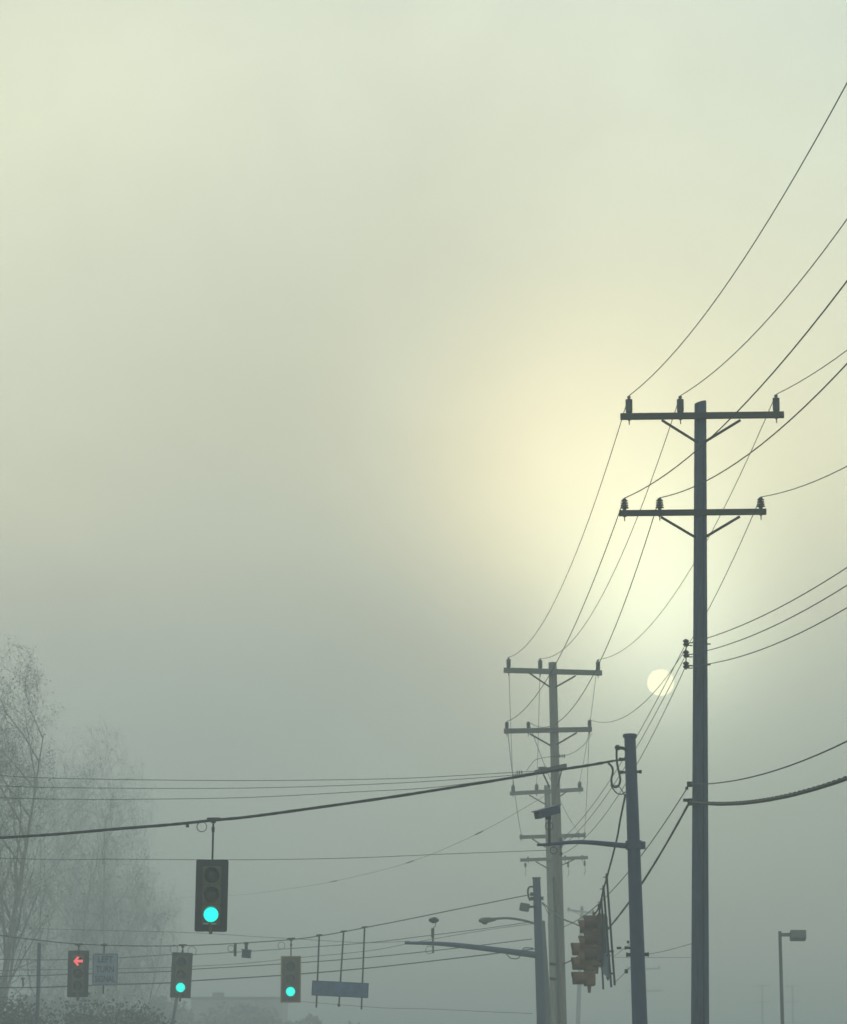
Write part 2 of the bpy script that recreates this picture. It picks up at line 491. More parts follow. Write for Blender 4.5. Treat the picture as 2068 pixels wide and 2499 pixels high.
# near utility pole
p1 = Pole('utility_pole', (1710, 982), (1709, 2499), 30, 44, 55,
          'tall dark wooden utility pole nearest the camera, with two crossarms above the sun', 'utility pole', WOOD, UG, cut=.035)
_, T1u = crossarm(p1, Z6(190, 336), Z6(1577, 320), .115, [Z6(262, 160), Z6(697, 160), Z6(1510, 148)], 'post',
                  [(Z6(540, 365), Z6(820, 540)), (Z6(1210, 365), Z6(915, 545))], ir=.068)
_, T1l = crossarm(p1, Z6(180, 1156), Z6(1427, 1143), .105, [Z6(224, 1028), Z6(522, 1025), Z6(1380, 1018)], 'shed',
                  [(Z6(535, 1188), Z6(800, 1345)), (Z6(1205, 1183), Z6(915, 1355))], ir=.075)
rack = MB(); c0 = a1(Z8(372, 215), 54.8); c1 = a1(Z8(372, 470), 54.8); rack.cyl(c0, c1, .012, n=6)
for zy in (248, 345, 440):
    q0 = a1(Z8(380, zy - 8), 54.8); q1 = a1(Z8(425, zy - 8), 54.95); rack.cyl(q0, q1, .012, n=6)
    q0 = a1(Z8(380, zy + 14), 54.8); q1 = a1(Z8(425, zy + 14), 54.95); rack.cyl(q0, q1, .012, n=6)
for zy in (250, 426):
    p1.part('bolt', MB().cyl(a1(Z8(535, zy), 55), a1(Z8(580, zy), 55), .014, n=6), IRON)
rk = p1.part('spool_rack', rack, IRON)
for zy in (250, 345, 440):
    mb = MB(); mb.lathe(a1(Z8(372, zy + 20), 54.8), [(.02, 0), (.05, .02), (.065, .04), (.035, .07), (.065, .10), (.05, .12), (.02, .14)], 12)
    p1.part('spool', mb, PORB, rk)
p1.part('clamp', MB().box(a1(Z8(402, 1440), 54.8), (.09, .12, .09)).box(a1(Z8(378, 1474), 54.8), (.05, .08, .05)), IRON, smooth=False)
p1.part('clamp', MB().box(a1(Z8(385, 1575), 54.8), (.16, .10, .05)).box(a1(Z8(405, 1590), 54.8), (.08, .16, .12)), IRON, smooth=False)
gw = p1.part('ground_wire', MB().tube([Vector((p1.c(h).x + .05, p1.c(h).y - p1.r(h) - .006, h)) for h in (0, 3, 6, 9, 12, 14)], .007, 5), WIRE)

# second utility pole
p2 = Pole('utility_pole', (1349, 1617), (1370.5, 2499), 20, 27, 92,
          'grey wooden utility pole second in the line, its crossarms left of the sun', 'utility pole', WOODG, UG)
_, T2u = crossarm(p2, Z1(103, 298), Z1(938, 322), .16, [Z1(145, 188), Z1(413, 198), Z1(903, 207)], 'post',
                  [(Z1(320, 322), Z1(480, 430)), (Z1(715, 345), Z1(552, 437))], ir=.07)
_, T2l = crossarm(p2, Z1(105, 815), Z1(852, 800), .15, [Z1(130, 733), Z1(313, 733), Z1(832, 717)], 'post',
                  [(Z1(325, 838), Z1(485, 928)), (Z1(725, 828), Z1(555, 928))], ir=.06)
tap = MB().bar(a1(Z1(372, 1165), 91.3), a1(Z1(632, 1108), 90.5), .09, .12)
tp = p2.part('crossarm', tap, ARM, smooth=False)
p2.part('brace', MB().bar(a1(Z1(440, 1180), 91.2), a1(Z1(492, 1290), 91.8), .03, .05), IRON, smooth=False)
p2.part('brace', MB().bar(a1(Z1(600, 1125), 90.6), a1(Z1(562, 1285), 91.8), .03, .05), IRON, smooth=False)
p2.part('cable_guard', MB().bar(a1(Z1(398, 1148), 91.2), a1(Z1(468, 1146), 91.2), .2, .2), PORC, smooth=False)
for zx, zy in ((240, 1164), (205, 1190), (262, 1196), (602, 1026)):
    p0 = a1(Z1(zx, zy), 91)
    mb = MB()
    for i in range(3): mb.lathe(p0 + Vector((-.1 + .07 * i, 0, 0)), [(.02, 0), (.06, .01), (.06, .03), (.02, .045)], 10, (1, 0, 0))
    p2.part('insulator', mb, PORB, tp)
rack = MB().cyl(a1(Z1(590, 1725), 91.8), a1(Z1(590, 1880), 91.8), .014, n=6)
rk = p2.part('spool_rack', rack, IRON)
for zy in (1740, 1800, 1860):
    p2.part('spool', MB().lathe(a1(Z1(590, zy + 10), 91.8), [(.02, 0), (.06, .03), (.035, .06), (.06, .09), (.02, .12)], 10), PORB, rk)
co = p2.part('conduit', MB().tube([a1(Z2(530 + 85 * 0, 560), 91.6), a1(Z2(560, 1300), 91.6), a1(Z2(575, 1800), 91.6)], .05, 8), GALV)
for zy in (1300, 1425):
    p2.part('standoff_bracket', MB().bar(a1(Z2(497, zy - 5), 91.6), a1(Z2(540, zy + 2), 91.8), .05, .09), IRON, smooth=False)

# third utility pole
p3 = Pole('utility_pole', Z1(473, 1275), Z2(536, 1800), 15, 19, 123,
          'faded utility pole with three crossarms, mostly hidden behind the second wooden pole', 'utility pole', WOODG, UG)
_, T3u = crossarm(p3, Z1(155, 1345), Z1(778, 1310), .16, [Z1(183, 1268), Z1(383, 1260), Z1(748, 1240)], 'post',
                  [(Z1(320, 1358), Z1(455, 1435)), (Z1(640, 1328), Z1(535, 1400))], ir=.08)
_, T3l = crossarm(p3, Z1(238, 1716), Z1(799, 1698), .15, [Z1(252, 1688), Z1(740, 1676), Z1(790, 1676)], 'knob',
                  [(Z1(345, 1730), Z1(450, 1795)), (Z1(640, 1715), Z1(560, 1780))], ir=.06)
_, T3m = crossarm(p3, Z1(243, 1910), Z1(818, 1888), .13, [Z1(310, 1880), Z1(625, 1868), Z1(770, 1866)], 'knob',
                  [(Z1(375, 1922), Z1(475, 1980)), (Z1(700, 1905), Z1(570, 1965))], ir=.06,
                  hang=[(Z1(287, 0)[0], 2100, 2117), (Z1(650, 0)[0], 2096, 2119), (Z1(790, 0)[0], 2095, 2116)])

# farther poles
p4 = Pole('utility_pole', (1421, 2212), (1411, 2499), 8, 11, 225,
          'faint far utility pole with a broken-looking crossarm behind the yellow signals', 'utility pole', HAZEW, UG)
crossarm(p4, Z2(640, 846), Z2(880, 858), .15, [Z2(655, 812), Z2(768, 818), Z2(860, 826)], 'knob',
         [(Z2(700, 850), Z2(765, 890)), (Z2(830, 856), Z2(775, 895))], depth=1.1, ir=.1)
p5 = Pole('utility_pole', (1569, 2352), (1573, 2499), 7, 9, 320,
          'very faint utility pole whose arm tips stick out right of the near steel pole', 'utility pole', HAZEW, UG)
crossarm(p5, (1528, 2367), (1613, 2364), .16, [(1532, 2358), (1555, 2358), (1609, 2356)], 'knob', [], ir=.09)
crossarm(p5, (1532, 2420), (1617, 2418), .15, [], 'knob', [], ir=.09)
for (tx, lb) in ((1861, 'barely visible far utility pole left of the shoebox street lamp'),
                 (1935, 'barely visible far utility pole right of the shoebox street lamp')):
    p6 = Pole('utility_pole', (tx, 2402), (tx + 1, 2499), 4.5, 5.5, 430, lb, 'utility pole', HAZEW, 'distant poles behind the street lamp', n=8)
    crossarm(p6, (tx - 19, 2408), (tx + 19, 2406), .18, [], 'knob', [])
    crossarm(p6, (tx - 17, 2446), (tx + 19, 2444), .18, [], 'knob', [])

# ------------------------------------------------------------------ wires along the pole line
lines = [
    ('A', T1u[0], [(1737, 750), (2068, 202), (1896, 505.6)], T2u[0], [(1384, 1403)], T3u[0], 'power line on the leftmost insulator of the upper crossarms', .0085),
    ('B', T1u[1], [(1901, 750), (2068, 533)], T2u[1], [(1557, 1262)], T3u[1], 'power line on the middle insulator of the upper crossarms', .0085),
    ('C', T1u[2], [(2068, 855)], T2u[2], [(1689, 1385.5)], T3u[2], 'power line on the rightmost insulator of the upper crossarms', .0085),
    ('D', T1l[0], [(1696, 1106), (1801, 1003), (2068, 682)], T2l[0], [(1472, 1335), (1380, 1583)], T3l[0], 'power line on the leftmost insulator of the lower crossarms', .010),
    ('E', T1l[1], [(1691.6, 1190), (1724.7, 1174.6), (1960, 996), (2068, 886)], T2l[1], [(1472, 1600)], T3l[1], 'power line on the middle insulator of the lower crossarms', .010),
    ('F', T1l[2], [(2068, 1138)], T2l[2], [(1635, 1642)], T3l[2], 'power line on the rightmost insulator of the lower crossarms', .0085),
]
ends0 = {}
for k, P, T0, Q, Tm, R, lb, r in lines:
    E0, s0 = fit_free(P, 8.0, T0)
    s1 = fit_sag(P, Q, Tm); ends0[k] = E0
    pts = spanpts(E0, P, s0, 40)[:-1] + spanpts(P, Q, s1)[:-1] + spanpts(Q, R, .35, 14)
    wire(pts, r, lb, group='power lines strung from pole to pole')
sp2 = [Z1(590, 1740), Z1(590, 1800), Z1(590, 1860)]
for i, (zy, T0, Tm, nm) in enumerate(((250, [(1725, 1558), (2068, 1386)], [Z1(1225, 880)], 'top'),
                                      (345, [(1725, 1588), (2068, 1429)], [Z1(1230, 960)], 'middle'),
                                      (440, [(1725, 1621), (2068, 1483)], [Z1(1235, 1100)], 'bottom'))):
    P = a1(Z8(368, zy), 54.75); Q = a1(sp2[i], 91.7); R = a1(Z2(560, 560 + 30 * i), 122.5)
    E0, s0 = fit_free(P, 8.0, T0); s1 = fit_sag(P, Q, Tm); ends0[i] = E0
    wire(spanpts(E0, P, s0, 40)[:-1] + spanpts(P, Q, s1)[:-1] + spanpts(Q, R, .5, 12), .008,
         'thin service line on the %s spool of the rack beside the sun' % nm, group='service lines on the spool rack')
P = a1(Z8(402, 1440), 54.75); Q = a1((1376, 2262), 91.7); R = a1((1352, 2400), 122)
E0, s0 = fit_free(P, 8.0, [(1726, 1913), (2068, 1809)]); s1 = fit_sag(P, Q, [(1568, 2085), (1490.6, 2178)])
wire(spanpts(E0, P, s0, 40)[:-1] + spanpts(P, Q, s1)[:-1] + spanpts(Q, R, .4, 12), .011,
     'thin strand clamped to the near wooden pole just above the thick black cable', CABLE, 'messenger_wire', 'messenger wire')
P = a1(Z8(402, 1590), 54.75); Q = a1((1377, 2352), 91.7); R = a1((1354, 2440), 122)
E0, s0 = fit_free(P, 8.0, [(1726, 1961), (1787, 1962), (1913, 1946), (2068, 1900)])
s1 = fit_sag(P, Q, [(1571, 2148), (1490, 2262)])
pts = spanpts(E0, P, s0, 60)[:-1] + spanpts(P, Q, s1, 50)[:-1] + spanpts(Q, R, .4, 12)
rnd = random.Random(5); rs = []
for p in pts:
    d = p.y
    rs.append((.029 if d < 54 else .022) * rnd.uniform(.9, 1.1))
kc = wire(pts, rs, 'thick black telephone cable sagging low across the right side', CABLE, 'telephone_cable', 'cable', n=8)
mb = MB(); hel = []
for i in range(0, 2400):
    t = i / 2399 * 60; a = min(int(t), 59); f = t - a
    p = spanpts(E0, P, s0, 60)[a] if i == 0 else None
    break
base_ = spanpts(E0, P, s0, 60)
for i in range(1400):
    t = i / 1399 * 59.99; a = int(t); p = base_[a].lerp(base_[a + 1], t - a); th = i * .55
    hel.append(p + Vector((math.cos(th) * .012, 0, math.sin(th) * .012 + .024)))
ls = MB().tube(hel, .009, 4).build('lashing', CABLE, kc, kc.location)

# pole where these wires come from, behind the camera's right shoulder and outside the view
p0x = sum(v.x for v in ends0.values()) / len(ends0)
uz = (ends0['A'].z + ends0['B'].z) / 2
root = thing('utility_pole', (p0x + .5, 8.2, -.14), 'wooden utility pole beside the camera carrying the wires overhead', 'utility pole', UG)
off = root.location
MB().cyl((p0x + .5, 8.2, -.14), (p0x + .5, 8.2, uz + .1), .19, .13, 18).build('shaft', WOOD, root, off)
for keys in (('A', 'B', 'C'), ('D', 'E', 'F')):
    xs = [ends0[k].x for k in keys]; zz = min(ends0[k].z for k in keys) - .42
    ar = MB().box(((min(xs) + max(xs)) / 2, 8.0, zz), (max(xs) - min(xs) + .3, .10, .12)).build('crossarm', ARM, root, off, False)
    for k in keys:
        mb = MB(); post_ins(mb, Vector((ends0[k].x, 8.0, zz + .06)), ends0[k].z - zz - .06, .068, 'post'); mb.build('insulator', PORC, ar, off)

# wires leaving the second pole to the left
LG = 'three wires crossing left from the second utility pole'
for (pl, lb, zz) in (([Q3(0, 125), Q3(600, 148), Q3(1738, 160), Q2(800, 118), Q2(1200, 100), Q2(1540, 80), Z1(375, 1155)], 'uppermost of the three thin wires crossing to the left edge', 0),
                     ([Q3(0, 197), Q3(600, 212), Q3(1738, 213), Q2(800, 145), Q2(1420, 105), Z1(375, 1165)], 'middle one of the three thin wires crossing to the left edge', 0),
                     ([Q3(0, 281), Q3(500, 292), Q3(900, 293), Q3(1738, 280), Q2(600, 193), Q2(1100, 163), Z1(380, 1172)], 'lowest of the three thin wires crossing to the left edge', 0)):
    P = [a1(c_, 91.3) for c_ in pl]
    P.insert(0, P[0] + (P[0] - P[1]) * 1.0 + Vector((0, 0, .12 * 1)))
    P.insert(0, Vector((-26, 91.3, P[0].z + .5)))
    wire(smoothpts(P), .011, lb, group=LG)
P = [a1(c_, 92.2) for c_ in (Q3(0, 709), Q3(800, 716), Q3(1738, 720), Q2(600, 566), Q2(1100, 545), Z1(475, 1826))]
P.insert(0, Vector((-26, 92.2, P[0].z + .5)))
wire(smoothpts(P), .0105, 'single thin wire crossing left behind the nearest traffic signal')
P = [a1(Z1(300, 1150), 91), a1(Z1(345, 1085), 91), a1(Z1(390, 1052), 91), a1(Z1(480, 1035), 91), a1(Z1(600, 1026), 90.9), a1(Z1(690, 1000), 90.9),
     a1(Z1(770, 945), 91), a1(Z1(815, 890), 91), a1(Z1(850, 840), 91.2)]
wire(smoothpts(P), .009, 'curved jumper wire looping below the lower crossarm of the second pole', name='jumper_wire', cat='jumper wire')
# thin wire to a far corner
P = [at(1330, 1943, 123), at(1169.6, 2033, 134), at(1001, 2104, 148), at(816, 2151, 164), at(665, 2175, 182), at(560, 2186, 200), at(440, 2190, 230)]
spl = []
for i in (1, 2, 3):
    d = (P[i + 1] - P[i - 1]).normalized() * .7; spl.append((P[i] - d, P[i] + d, .03))
wire(smoothpts(P), [.009] * (len(P) * 5 - 4), 'faint wire with splices slanting down left from the third pole', splices=spl)

# ------------------------------------------------------------------ steel strain poles
SG = 'steel strain poles of the crossing'
s1_ = Pole('strain_pole', (1538, 1797), (1562.5, 2499), 28, 37.5, 60,
           'near dark steel pole with flat cap, holding the thick span cable', 'signal pole', STEEL, SG, n=24)
s1_.part('cap', MB().lathe(s1_.T - Vector((0, 0, .03)), [(.14, 0), (.145, .02), (.145, .06), (.13, .075), (0, .08)], 24), STEEL)
w = smoothpts([a1(Z1(1140, 968), 59.9), a1(Z1(1105, 958), 59.8), a1(Z1(1075, 962), 59.8), a1(Z1(1056, 975), 59.8)])
wh = s1_.part('weatherhead', MB().tube(w, [.035] * len(w), 10).lathe(a1(Z1(1070, 962), 59.8), [(.05, 0), (.07, .02), (.03, .07)], 10), IRON)
w = smoothpts([a1(Z1(x, y), 59.75) for x, y in ((1062, 975), (1062, 1030), (1068, 1100), (1085, 1180), (1093, 1230), (1080, 1275), (1050, 1292), (1024, 1270), (1018, 1220), (1030, 1160), (1020, 1115), (990, 1088))])
s1_.part('cable_loop', MB().tube(w, .022, 8), CABLE, wh)
w = smoothpts([a1(Z1(x, y), 59.75) for x, y in ((1012, 1270), (1035, 1310), (1070, 1345), (1105, 1350), (1140, 1330))])
s1_.part('cable_loop', MB().tube(w, .013, 8), CABLE, wh)
w = smoothpts([a1(Z1(x, y), 59.75) for x, y in ((1130, 1370), (1115, 1330), (1085, 1290), (1050, 1275), (1015, 1300))])
s1_.part('cable_loop', MB().tube(w, .009, 8), CABLE, wh)
for zx0, zx1, zy, hh in ((1092, 1135, 1055, .07), (1098, 1140, 1165, .06), (1225, 1268, 1160, .06)):
    s1_.part('eye_bolt', MB().bar(a1(Z1(zx0, zy), 60), a1(Z1(zx1, zy), 60), .06, hh * .8).cyl(a1(Z1(zx0 + (0 if zx0 < 1200 else 38), zy - 14), 60), a1(Z1(zx0 + (0 if zx0 < 1200 else 38), zy + 14), 60), .03, n=8), IRON, smooth=False)
for zy0, zy1 in ((258, 322),):
    cz = a1(Z2(1200, 290), 60).z
    s1_.part('collar', MB().cyl(s1_.c(cz - .08), s1_.c(cz + .09), s1_.r(cz) + .035, n=24).box(s1_.c(cz) + Vector((.19, 0, 0)), (.09, .12, .15)), STEEL)
for a_, b_, zy, r_ in ((1130, 1180, 1160, .035), (1143, 1185, 1218, .05), (1298, 1335, 1215, .05)):
    s1_.part('eye_bolt', MB().cyl(a1(Z2(a_, zy), 60), a1(Z2(b_, zy), 60), r_ * .75, n=10).cyl(a1(Z2(a_ if a_ < 1200 else b_ - 8, zy), 60), a1(Z2(a_ + 12 if a_ < 1200 else b_, zy), 60), r_, n=10), IRON)
ap = [(385, 286), (480, 282), (600, 270), (720, 262), (850, 266), (1000, 280), (1165, 296)]
w = smoothpts([a1(Z2(x, y), 60) for x, y in ap], 4)
arm1 = s1_.part('mast_arm', MB().tube(w, [.026 + .032 * i / (len(w) - 1) for i in range(len(w))], 12), STEEL)


def detector(root_px, Y, top_px, body, label, loops, dome=False):
    base = a1(root_px, Y)
    r = thing('detection_camera', base, label, 'camera', 'detection cameras on the mast arms')
    t = a1(top_px, Y)
    MB().cyl(base + Vector((0, 0, -.3 if dome else -.02)), t, .032, .028, 10).build('riser', IRON if not dome else GALV, r, base)
    if not dome:
        (ax, ay), (bx, by) = body
        A = a1((ax, ay), Y - .25); B = a1((bx, by), Y + .15)
        x = (B - A).normalized(); y = Vector((0, 0, 1)).cross(x).normalized(); zz = x.cross(y); M = Matrix((x, y, zz)).transposed()
        cb = MB().box((A + B) / 2, ((B - A).length, .15, .14), M).build('camera_body', STEEL, r, base, False)
        MB().box((A + B) / 2 + zz * .09, ((B - A).length + .10, .17, .02), M).build('sun_shield', STEEL, cb, base, False)
        MB().cyl(A - x * .02, A + x * .01, .05, n=12).build('camera_lens', GLASS, cb, base)
        MB().box((t + (A + B) / 2) / 2, (.12, .1, .2)).build('bracket', IRON, r, base, False)
    else:
        c_ = a1(body, Y)
        MB().lathe(c_ + Vector((0, 0, .07)), [(.03, .05), (.12, .02), (.17, -.03), (.15, -.09), (.08, -.13), (0, -.15)], 16).build('dome_housing', IRON, r, base)
        MB().tube([t, t + Vector((.09, 0, .08)), t + Vector((.1, 0, .35)), c_ + Vector((.10, 0, .08)), c_ + Vector((.0, 0, .1))], .014, 6).build('bracket', GALV, r, base)
        MB().cyl(t, t - Vector((0, 0, .3)), .055, .05, 10).build('clamp', IRON, r, base)
    for (lx, ly), R_ in loops:
        MB().ring(a1((lx, ly), Y - .06), R_, .009, (0.1, 1, 0)).build('cable_coil', CABLE, r, base)
    return r


detector(Z1(492, 1782), 59.9, Z1(490, 1540), (Z1(385, 1532), Z1(560, 1482)),
         'boxy camera on a short post at the end of the near pole\'s arm', [(Z1(490, 1622), .078), (Z1(528, 1828), .07)])

s2_ = Pole('strain_pole', Z2(382, 570), Z2(428, 1800), 18.7, 25, 95,
           'far steel pole with flat cap, beside the curved street lamp', 'signal pole', STEEL, SG, n=24)
s2_.part('cap', MB().lathe(s2_.T - Vector((0, 0, .03)), [(.125, 0), (.14, .02), (.14, .06), (0, .07)], 24), STEEL)
w = smoothpts([a1(Z7(x, y), 94.9) for x, y in ((1570, 574), (1545, 572), (1528, 590), (1526, 625), (1532, 660), (1545, 690))])
s2_.part('weatherhead', MB().tube(w, .03, 8), IRON)
for x0, x1, y0 in ((1545, 1580, 635), (1545, 1580, 672), (1628, 1658, 670)):
    s2_.part('eye_bolt', MB().bar(a1(Z7(x0, y0), 94.95), a1(Z7(x1, y0), 94.95), .1, .11), IRON, smooth=False)
fl = s2_.part('floodlight', MB().box(a1(Z7(1497, 746), 94.7), (.31, .2, .25), Matrix.Rotation(math.radians(10), 3, 'Y'), .04), GALV, smooth=False)
s2_.part('bracket', MB().bar(a1(Z7(1530, 745), 94.7), a1(Z7(1575, 740), 94.9), .06, .07), IRON, fl, smooth=False)
ap = [(480, 1048), (600, 1050), (720, 1053), (860, 1062), (1000, 1076), (1300, 1112), (1450, 1132), (1590, 1150)]
w = smoothpts([a1(Z7(x, y), 95) for x, y in ap], 4)
s2_.part('mast_arm', MB().tube(w, [.045 + .065 * i / (len(w) - 1) for i in range(len(w))], 12), STEEL)
w = smoothpts([a1(Z7(x, y), 94.85) for x, y in ((1330, 1128), (1360, 1160), (1385, 1180), (1440, 1180), (1465, 1150), (1480, 1110), (1500, 1090), (1570, 1094))])
s2_.part('cable_loop', MB().tube(w, .018, 6), CABLE)
detector(Z7(722, 1055), 94.9, Z7(718, 925), Z7(727, 862),
         'small dome camera on a post near the tip of the far pole\'s arm', [(Z7(690, 1108), .12)], dome=True)

# street lamp behind the far steel pole
bp = Pole('street_lamp', Z2(424, 932), Z2(478, 1800), 17, 21, 103,
          'curved-arm street lamp on the pole just behind the far steel pole', 'street lamp', GALV, None)
w = smoothpts([a1(Z7(x, y), 103) for x, y in ((1600, 890), (1530, 868), (1450, 850), (1350, 838), (1250, 843), (1225, 848))])
bp.part('lamp_arm', MB().tube(w, .042, 10), GALV)
A = a1(Z7(1105, 860), 103); B = a1(Z7(1255, 848), 103); x = (B - A).normalized(); Ln = (B - A).length
hd = bp.part('lamp_head', MB().lathe(A, [(.01, 0), (.06, .06 * Ln), (.095, .25 * Ln), (.10, .5 * Ln), (.075, .75 * Ln), (.045, Ln)], 16, x), GALV)
bp.part('lamp_glass', MB().lathe(A.lerp(B, .36) - Vector((0, 0, .05)), [(.11, 0), (.105, -.05), (.07, -.09), (0, -.105)], 14), GLASS, hd)

# shoebox street lamp on the right
lp = Pole('street_lamp', (1904, 2273), (1910.5, 2499), 8, 9, 95, 'thin street lamp with square head at the lower right', 'street lamp', GALV, None, n=12)
lp.part('lamp_arm', MB().bar(at(1903, 2281.5, 95), at(1931, 2281.5, 95), .09, .11), GALV, smooth=False)
Rm = Matrix.Rotation(math.radians(-16), 3, 'X')
hd = lp.part('lamp_head', MB().box(at(1948, 2283.5, 94.9), (.49, .36, .25), Rm), GALV, smooth=False)
lp.part('lamp_glass', MB().box(at(1948, 2283.5, 94.9) + Rm @ Vector((0, 0, -.13)), (.42, .30, .02), Rm), GLASS, hd, smooth=False)

# plain wooden poles far left
def plain(top, bot, w_, Y, label, n=10):
    p = Pole('wooden_pole', top, bot, w_, w_, Y, label, 'pole', WOOD, None, n=n)
    return p


plain((96, 2302), (93, 2412), 9, 112, 'stubby dark pole standing among the bare branches at the left')
plain((437, 2400), (421, 2499), 7.5, 135, 'slanting faint pole seen below the middle green signal')

# off-view supports on the left
for (x_, y_, h_, lb) in ((-17.5, 60, 8.2, 'steel pole left of the view holding the near span'), (-18.5, 97, 9.3, 'steel pole left of the view holding the far span')):
    r = thing('strain_pole', (x_, y_, -.14), lb, 'signal pole', SG)
    MB().cyl((x_, y_, -.14), (x_, y_, h_), .16, .12, 20).build('shaft', STEEL, r, r.location)
    MB().cyl((x_, y_, h_), (x_, y_, h_ + .06), .14, .14, 20).build('cap', STEEL, r, r.location)
r = thing('utility_pole', (-26, 91.7, -.14), 'wooden utility pole left of the view ending the three crossing wires', 'utility pole', None)
MB().cyl((-26, 91.7, -.14), (-26, 91.7, 13.6), .18, .13, 16).build('shaft', WOOD, r, r.location)

# ------------------------------------------------------------------ span wires
P = [Vector((-17.5, 60, 8.0))] + [at(x, y, 60) for x, y in ((-250, 2062), (0, 2045), (140, 2036), (276, 2024), (414, 2013), (521, 2002), (600, 1994.6), (740, 1976), (945, 1947),
     (1080, 1926), (1200, 1906.5), (1340, 1883), (1440, 1867.5), (1496, 1857.5), (1528, 1853))]
pts = smoothpts(P, 9); rnd = random.Random(2)
rs = [.029 * rnd.uniform(.9, 1.12) for _ in pts]
rs[-14:] = [.020] * 14; rs[-6:] = [.011] * 6
spn = wire(pts, rs, 'thick black span cable holding the nearest signal, rising to the near steel pole', CABLE, 'span_cable', 'span cable', n=10)
hel = []
for i in range(1600):
    t = i / 1599 * (len(pts) - 10); a = int(t); p = pts[a].lerp(pts[a + 1], t - a); th = i * .5
    hel.append(p + Vector((math.cos(th) * .0, -math.cos(th) * .016, math.sin(th) * .016)))
MB().tube(hel, .014, 4).build('lashing', CABLE, spn, spn.location)
MB().box(at(458, 2014, 59.95), (.06, .06, .09)).box(at(452, 2010, 59.95), (.1, .05, .05)).build('cable_clip', IRON, spn, spn.location, False)

far_span = [(-160, 2258), (0, 2283), (60, 2291), (172.6, 2303), (254.6, 2307), (345, 2309), (449, 2308.3), (573, 2303), (711, 2293.5), (780, 2284.5), (837, 2275),
            (889, 2264.7), (1000, 2243), (1100, 2222.5), (1200, 2202.5), (1285, 2185.5), (1300, 2183)]
P = [Vector((-18.5, 97, 9.1))] + [at(x, y, 97 - 2 * max(0, (x - 900) / 400)) for x, y in far_span]
wire(smoothpts(P, 4), .017, 'far span wire carrying the red arrow, two green signals and the blue sign', CABLE, 'span_wire', 'span wire')
TG = 'wires crossing low behind the far signals'


def low(c_, Y0, Y1, r, lb):
    n = len(c_); P = [at(x, y, Y0 + (Y1 - Y0) * i / (n - 1)) for i, (x, y) in enumerate(c_)]
    P.insert(0, P[0] + (P[0] - P[1]).normalized() * 12 + Vector((0, 0, .2)))
    wire(smoothpts(P, 4), r, lb, group=TG)


low([(0, 2342), (164, 2342), (290, 2338), (417, 2330), (478, 2330), (685, 2317), (900, 2301), (1051, 2283), (1195, 2265), (1299, 2250)], 104, 103, .013,
    'highest of the low wires, passing just under the box camera')
low([(300, 2364), (472, 2358.5), (600, 2351), (737, 2337), (900, 2321), (988, 2305), (1080, 2288), (1195, 2269), (1299, 2255)], 112, 112, .011,
    'faintest of the low wires, fading out between the far signals')
low([(0, 2383), (164, 2378.5), (290, 2375), (417, 2371), (472, 2366), (688, 2353), (900, 2337), (1109, 2315), (1299, 2292)], 104, 103, .016,
    'low wire crossing the middles of the far signals')
low([(0, 2411), (164, 2407.6), (290, 2403), (417, 2399), (472, 2394), (685, 2381), (900, 2363), (1109, 2339.5), (1218, 2326.5), (1308, 2316)], 104, 103, .021,
    'lowest and darkest of the low wires behind the far signals')
low([(0, 2263), (255, 2271), (475, 2277), (630, 2286.6), (710, 2291), (889, 2301), (1000, 2297)], 150, 150, .015, 'faint sagging wire just above the far span wire')
low([(930, 2460), (1050, 2463), (1200, 2470), (1300, 2474)], 120, 103, .010, 'faintest thin wire near the bottom, ending at the far steel pole')
one('cable_clamp', MB().cyl(at(56, 2386, 104), at(56, 2408, 104), .03, n=8).bar(at(51, 2389, 104), at(61, 2389, 104), .05, .05), IRON, at(56, 2408, 104),
    'small T-shaped clamp standing on the lowest wire near the left edge', 'clamp')

# right-hand span from the near steel pole back to the far one
nodes = [(1527, 1940, 60), (1515, 1998, 61.9), (1505, 2053, 63), (1483, 2137, 65.2), (1473, 2172, 66.2), (1467, 2203, 67.2), (1458, 2223, 68.6), (1450, 2233, 69.9), (1432, 2254, 72.2), (1420, 2261, 74.5),
         (1400, 2253, 79), (1375, 2243, 84), (1350, 2225, 89.5), (1324, 2203, 95)]
wire(smoothpts([at(*q) for q in nodes], 4), .021, 'black span cable dropping from the near steel pole to the yellow signals', CABLE, 'span_cable', 'span cable')
wire(smoothpts([at(1501, 2398, 65.2), at(1515, 2385, 63.6), at(1530, 2370, 62), at(1544, 2355, 60.2)]), .006,
     'thin tether from the edge-on street sign up to the near steel pole', CABLE, 'tether_wire', 'tether wire',
     splices=[(at(1529, 2366, 62), at(1529, 2376, 62), .04)])
wire(smoothpts([at(1500, 2334, 75), at(1520, 2318, 68), at(1545, 2300, 60.2)]), .006, 'thin wire with a small weight left of the near steel pole', CABLE, 'tether_wire', 'tether wire',
     splices=[(at(1506, 2314, 64), at(1517, 2314, 64), .03), (at(1533, 2296, 62), at(1534, 2303, 62), .03)])
wire(smoothpts([at(1584, 2329, 60), at(1628, 2320, 58), at(1690, 2303, 55.2)]), .005, 'thin guy wire rising from the near steel pole to the wooden pole', CABLE, 'guy_wire', 'guy wire')
wire([at(1500, 2337, 110), at(1700, 2337, 110)], .008, 'thin level wire passing behind the near steel pole', name='power_line')
wire(smoothpts([a1(Z2(430, 785), 94.9), a1(Z2(455, 815), 94), a1(Z2(478, 862), 93.5), a1(Z2(500, 868), 93.2)]), .012, 'short cable loop right of the far steel pole top', CABLE, 'cable_loop', 'cable')
P = [a1(Z1(1110, 1380), 75), a1(Z1(1120, 1600), 80), a1(Z1(1130, 1720), 84)]

